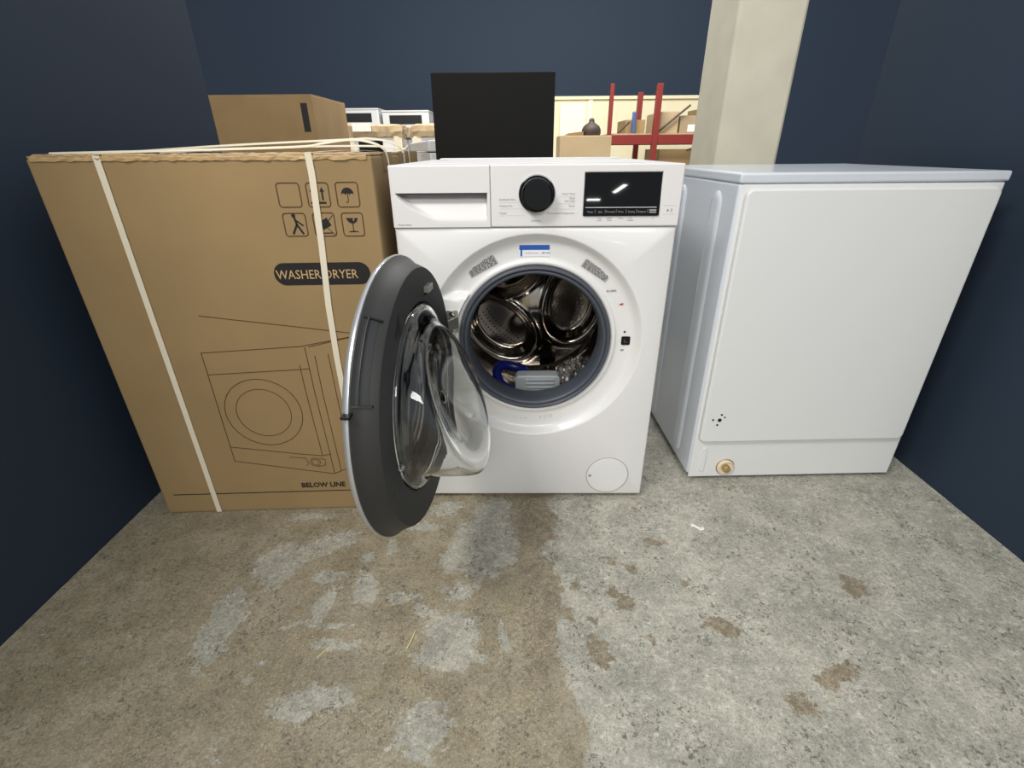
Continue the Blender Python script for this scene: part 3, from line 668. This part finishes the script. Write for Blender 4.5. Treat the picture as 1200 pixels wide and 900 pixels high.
# ------------------------------------------------------------------ second machine, seen from behind
R0 = Vector((.452, .081, 0)); RH = .824
rw = thing('washing_machine', 'white washing machine turned to show its rear plate and ribbed side', 'washing machine', R0, yaw=math.radians(1.7))
X, Y = R0.x, R0.y
MB().box(X, X+.6, Y+.001, Y+.57, .022, RH-.022).build('cabinet', 'washer_steel', rw, bevel=.006, seg=3)
MB().box(X-.002, X+.602, Y-.003, Y+.575, RH-.022, RH).build('worktop', 'washer_steel', rw, bevel=.005, seg=3)
MB().box(X+.006, X+.594, Y-.001, Y+.003, .012, .80).build('rear_frame', 'rear_plate', rw, bevel=.001)
def pill_x(y0, y1, z0, z1, h):                              # long raised rib on the side sheet
    m_ = MB(); n_ = 8; ym = (y0+y1)/2; r = (y1-y0)/2
    def lp(rr, hh):
        return [(X-hh, ym+rr*math.cos(PI*k/n_), z1-r+rr*math.sin(PI*k/n_)) for k in range(n_+1)]+[(X-hh, ym-rr*math.cos(PI*k/n_), z0+r-rr*math.sin(PI*k/n_)) for k in range(n_+1)]
    loops = [lp(r, -.001), lp(r*.88, h*.5), lp(r*.7, h), lp(r*.4, h)]
    m_.grid(loops, True); o = len(m_.v); m_.v += lp(r*.4, h); m_.f.append(tuple(range(o, o+2*n_+2)))
    return m_.build('side_rib', 'washer_steel', rw, smooth=True, angle=60)
pill_x(Y+.075, Y+.135, .038, .782, .006); pill_x(Y+.315, Y+.375, .03, .782, .006); pill_x(Y+.48, Y+.54, .03, .782, .006)
rp = MB().prism(rounded(X+.014, X+.586, .136, .792, .016), Y-.014, Y+.001).build('rear_cover', 'rear_plate', rw, bevel=.005, seg=3)
for x, z, r in ((.058, .208, .0055), (.040, .209, .003), (.061, .2245, .003), (.0705, .2165, .0025), (.054, .193, .003)):
    MB().lathe([(0, -.0006), (r, -.0006), (r, .004)], (X+x, Y-.014, z), (0, 1, 0), (0, 0, 1), 14).build('screw_hole', 'black_plastic', rp)
MB().prism(rounded(X+.033, X+.048, .030, .112, .007), Y-.0035, Y).build('rear_groove', 'rear_plate', rw, bevel=.0015)
vl = MB().lathe([(.024, 0), (.024, -.008), (.021, -.010), (.019, -.004), (.0, -.004)], (X+.108, Y, .045), (0, 1, 0), (0, 0, 1), 32).build('drain_outlet', 'cream_plastic', rw, smooth=True)
MB().lathe([(.0255, .001), (.0265, -.003), (.0245, -.004), (.0240, .001)], (X+.108, Y, .045), (0, 1, 0), (0, 0, 1), 32).build('outlet_ring', 'brass', vl, smooth=True)
MB().lathe([(.011, -.004), (.011, -.016), (.008, -.018), (0, -.018)], (X+.108, Y, .045), (0, 1, 0), (0, 0, 1), 24).build('outlet_cap', 'brass', vl, smooth=True)
for x in (.05, .55):
    for yy in (.05, .52): MB().lathe([(0, 0), (.02, 0), (.02, .008), (.011, .01), (.011, .03), (0, .03)], (X+x, Y+yy, 0), (0, 0, 1), (0, 1, 0), 16).build('foot', 'black_plastic', rw, smooth=True)

# ------------------------------------------------------------------ floor litter
rows = [[(.405+.030*j/8, -.118+.012*i/3+.004*math.sin(j*.9)-.012*j/8, .0012+.0035*abs(math.sin(j*1.3+i))*(1 if i in (1, 2) else .2)) for j in range(9)] for i in range(4)]
o = MB().grid(rows).build('paper_scrap', 'paper'); so = o.modifiers.new('solid', 'SOLIDIFY'); so.thickness = .0008
tag(o, 'small torn scrap of white paper on the floor before the rear-facing machine', 'paper scrap')
tag(MB().tube([(-.257, -.453, .0018), (-.252, -.44, .0030), (-.247, -.413, .0018)], .0015, 6).build('straw_piece', 'straw', smooth=True), 'pale straw lying on the tan floor below the open door', 'straw')
tag(MB().tube([(-.425, -.472, .0012), (-.418, -.459, .0016), (-.407, -.447, .0012)], .0010, 6).build('straw_piece', 'straw', smooth=True), 'tiny thin straw on the floor in front of the carton', 'straw')

# ------------------------------------------------------------------ things standing behind
fb = thing('black_cabinet', 'plain matt black appliance cabinet standing behind the open washing machine', 'cabinet', (-.12, 1.2, 0))
MB().box(-.343, .101, .968, 1.50, .04, 1.12).build('cabinet_body', 'fridge_black', fb, bevel=.004)
MB().box(-.343, .101, .95, .966, .08, 1.12).build('cabinet_door', 'fridge_black', fb, bevel=.003)
MB().box(-.32, .08, .99, 1.48, 0, .04).build('plinth', 'black_plastic', fb)
wb = thing('chest_freezer', 'white chest freezer with grey end peeking out between carton and black cabinet', 'freezer', (-.468, 1.60, 0), yaw=math.radians(15))
MB().box(-.468, .10, 1.60, 2.90, .03, .86).build('freezer_body', 'enamel', wb, bevel=.004)
MB().box(-.474, .106, 1.594, 2.906, .865, .917).build('lid', 'white_plastic', wb, bevel=.006)
MB().box(-.45, .08, 1.62, 2.88, 0, .03).build('plinth', 'black_plastic', wb)

def plain_carton(name, label, x0, x1, y0, y1, z0, z1, material='cardboard_dark', group=None, mark=None):
    t = thing(name, label, 'carton', ((x0+x1)/2, (y0+y1)/2, z0), group)
    MB().box(x0, x1, y0, y1, z0, z1-.004).build('carton_body', material, t, bevel=.004)
    MB().box(x0+.002, x1-.002, y0+.002, (y0+y1)/2-.001, z1-.004, z1).box(x0+.002, x1-.002, (y0+y1)/2+.001, y1-.002, z1-.004, z1).build('top_flaps', material, t)
    if mark:
        for (a, b, c, d, mm) in mark: MB().box(a, b, y0-.0008, y0+.001, c, d).build('printed_mark', mm, t)
    return t
plain_carton('tall_carton', 'tall brown carton with a dark upright label strip in the far stack', -1.76, -1.108, 1.85, 2.40, 0, 1.14, 'cardboard_dark', mark=[(-1.175, -1.140, .965, 1.10, 'print_black'), (-1.40, -1.30, .7, .8, 'print_brown')])

def wrapped(label, x0, y0, w_, dark):
    t = thing('wrapped_appliance', label, 'appliance', (x0+w_/2, y0+.3, 0), 'appliances wrapped in film on pallets')
    for k in range(5): MB().box(x0-.04+k*(w_+.08-.1)/4, x0-.04+k*(w_+.08-.1)/4+.1, y0-.03, y0+.62, .10, .12).build('pallet_board', 'cardboard_pale', t)
    for k in range(3): MB().box(x0-.04, x0+w_+.04, y0-.03+k*.27, y0+.07+k*.27, 0, .10).build('pallet_bearer', 'cardboard_pale', t)
    MB().box(x0, x0+w_, y0, y0+.58, .12, .985).build('appliance_body', 'enamel', t, bevel=.01)
    MB().box(x0+.10, x0+w_-.17, y0-.006, y0+.002, *dark).build('dark_window', 'black_gloss', t, bevel=.002)
    for x in (x0, x0+w_-.05): MB().box(x-.012, x+.062, y0-.012, y0+.04, .12, .99).build('corner_guard', 'cream_plastic', t, bevel=.003)
    # crumpled cardboard and film hood
    rows = []
    for i, (zz, ex) in enumerate(((.985, .012), (1.03, .022), (1.075, .02), (1.092, -.02), (1.094, -.12))):
        lp = []
        n_ = 48
        for k in range(n_):
            a = 2*PI*k/n_; c, s = math.cos(a), math.sin(a); q = max(abs(c), abs(s)); hx, hy = w_/2+ex, .29+ex
            lp.append((x0+w_/2+hx*c/q+random.uniform(-.008, .008), y0+.29+hy*s/q+random.uniform(-.008, .008), zz+random.uniform(-.006, .006)))
        rows.append(lp)
    m_ = MB().grid(rows, True); o_ = len(m_.v); m_.v += rows[-1]; m_.f.append(tuple(range(o_, o_+48))); m_.build('cardboard_hood', 'cardboard_pale', t)
    rows = []
    for i in range(10):
        rows.append([(x0+w_+.012+random.uniform(0, .05), y0-.02+.12*j/5+random.uniform(-.01, .01), .93+.15*i/9) for j in range(6)])
    MB().grid(rows).build('film_wrap', 'wrap_film', t, smooth=True, angle=20)
    return t
wa = wrapped('film-wrapped white appliance with a paper label on its cardboard hood', -1.62, 4.0, .50, (.70, 1.0-.045))
MB().box(-1.55, -1.38, 3.955, 3.968, 1.03, 1.10).build('paper_label', 'label_paper', wa)
wrapped('film-wrapped white appliance half hidden behind the black cabinet', -.985, 4.0, .58, (.70, .955))
def far_box(label, x0, x1, y0, z1, material, cat='appliance'):
    t = thing('far_appliance', label, cat, ((x0+x1)/2, y0+.3, 0), 'appliances at the back of the hall')
    MB().box(x0, x1, y0, y0+.6, .03, z1-.02).build('appliance_body', material, t, bevel=.01)
    MB().box(x0-.004, x1+.004, y0-.01, y0+.61, z1-.02, z1).build('worktop', 'white_plastic', t, bevel=.004)
    MB().box(x0+.1, x1-.1, y0-.008, y0+.001, z1-.17, z1-.06).build('control_panel', 'black_plastic', t)
    MB().box(x0+.02, x1-.02, y0+.03, y0+.57, 0, .03).build('plinth', 'black_plastic', t)
far_box('pale grey appliance at the back above the labelled wrapped appliance', -2.55, -1.95, 6.6, 1.40, 'rear_plate')
far_box('white appliance at the back above the gap between wrapped appliances', -1.90, -1.25, 6.6, 1.37, 'enamel')

# cream partition with pale notice board, crate with sack
pt = thing('partition_screen', 'cream painted partition panel behind the red pallet rack', 'partition', (1.6, 6.9, 0))
MB().box(.50, 3.0, 6.85, 6.95, 0, 1.5).build('panel', 'cream_wall', pt, bevel=.004)
MB().box(.50, 3.0, 6.82, 6.98, 1.5, 1.54).build('capping', 'cream_wall', pt)
for x in (1.03, 2.0): MB().box(x-.03, x+.03, 6.835, 6.86, 0, 1.5).build('batten', 'cream_board', pt)
bd = MB().box(.60, .965, 6.815, 6.847, .95, 1.45).build('pale_board', 'cream_board'); tag(bd, 'blank off-white board fixed to the cream partition above the dark bundle', 'board')
plain_carton('low_carton', 'brown carton under the dark bundle behind the machine', .38, .86, 4.0, 4.5, 0, .985, 'cardboard_pale')
sk = MB().lathe([(.085, 0), (.092, .02), (.09, .05), (.075, .08), (.045, .10), (.03, .11), (.026, .125), (.024, .138), (.012, .147), (0, .149)], (.685, 4.15, .986), (0, 0, 1), (0, 1, 0), 32).build('bundle', 'sack', smooth=True, angle=60)
tag(sk, 'dark brown bell-shaped bundle resting on a carton beside the black cabinet', 'bundle')
fl = MB().add([(.44, 4.05, .986), (.60, 4.05, .986), (.60, 4.35, .986), (.44, 4.35, .986), (.46, 4.05, 1.005), (.60, 4.05, 1.02), (.60, 4.35, 1.02), (.46, 4.35, 1.005)], [(0, 3, 2, 1), (4, 5, 6, 7), (0, 1, 5, 4), (1, 2, 6, 5), (2, 3, 7, 6), (3, 0, 4, 7)]).build('cardboard_offcut', 'cardboard_dark')
tag(fl, 'flat brown cardboard offcut lying left of the dark bundle', 'cardboard')

rk = thing('pallet_rack', 'red steel pallet rack with dark diagonal braces at the back of the hall', 'rack', (1.8, 5.4, 0))
for x, y, wd in ((1.01, 5.0, .04), (1.525, 5.0, .062), (2.75, 5.0, .062), (1.525, 5.9, .062), (2.75, 5.9, .062)):
    MB().box(x-wd/2, x+wd/2, y, y+.06, 0, 1.5).build('upright', 'rack_red', rk, bevel=.004)
for x0, x1 in ((1.03, 1.494), (1.556, 2.72)):
    for y in (4.995, 5.905):
        for z in (.91, .30): MB().box(x0, x1, y, y+.05, z, z+.10).build('beam', 'rack_red', rk, bevel=.004)
for a, b in (((1.56, 5.09, 1.03), (1.90, 5.09, 1.30)), ((1.12, 5.09, 1.03), (1.24, 5.09, 1.14)), ((1.9, 5.02, .85), (2.3, 5.02, .95)), ((1.82, 5.0, .55), (2.4, 5.0, .9))):
    MB().tube([a, b], .012, 6).build('brace', 'rack_dark', rk)
for x0, x1 in ((1.03, 1.494), (1.556, 2.72)):
    for k in range(4): MB().box(x0, x1, 5.07+k*.21, 5.24+k*.21, 1.010, 1.024).build('deck_board', 'cardboard_pale', rk)
for i, (lb, x0, x1, z0, z1, mm) in enumerate((
    ('brown carton on the narrow bay of the red rack', 1.24, 1.47, 1.024, 1.17, 'cardboard'),
    ('pinkish brown carton nearest the thick red upright', 1.60, 1.80, 1.024, 1.24, 'cardboard_pale'),
    ('tan carton with white labels on the middle of the rack shelf', 1.82, 2.08, 1.024, 1.20, 'cardboard_grey'),
    ('brown carton with one white label near the plaster pillar', 2.10, 2.34, 1.024, 1.28, 'cardboard_dark'),
    ('brown carton at the far end of the rack shelf', 2.36, 2.70, 1.024, 1.22, 'cardboard'),
    ('wide brown carton below the red beam', 1.62, 2.6, .40+.024, .86, 'cardboard'))):
    if i == 5: MB().box(1.556, 2.72, 5.06, 5.89, .40, .424).build('deck_board', 'cardboard_pale', rk)
    mk = [((x0+x1)/2-.04, (x0+x1)/2+.04, 1.04, 1.11, 'label_paper')] if i in (2, 3) else None
    plain_carton('rack_carton', lb, x0, x1, 5.3 if i < 1 else 5.12, 5.8, z0, z1, mm, 'cartons on the red rack', mk)
tag(MB().box(1.30, 1.345, 5.22, 5.27, 1.024, 1.25).build('film_roll', 'blue_film', bevel=.01), 'upright blue film roll beside the narrow bay carton', 'film roll')
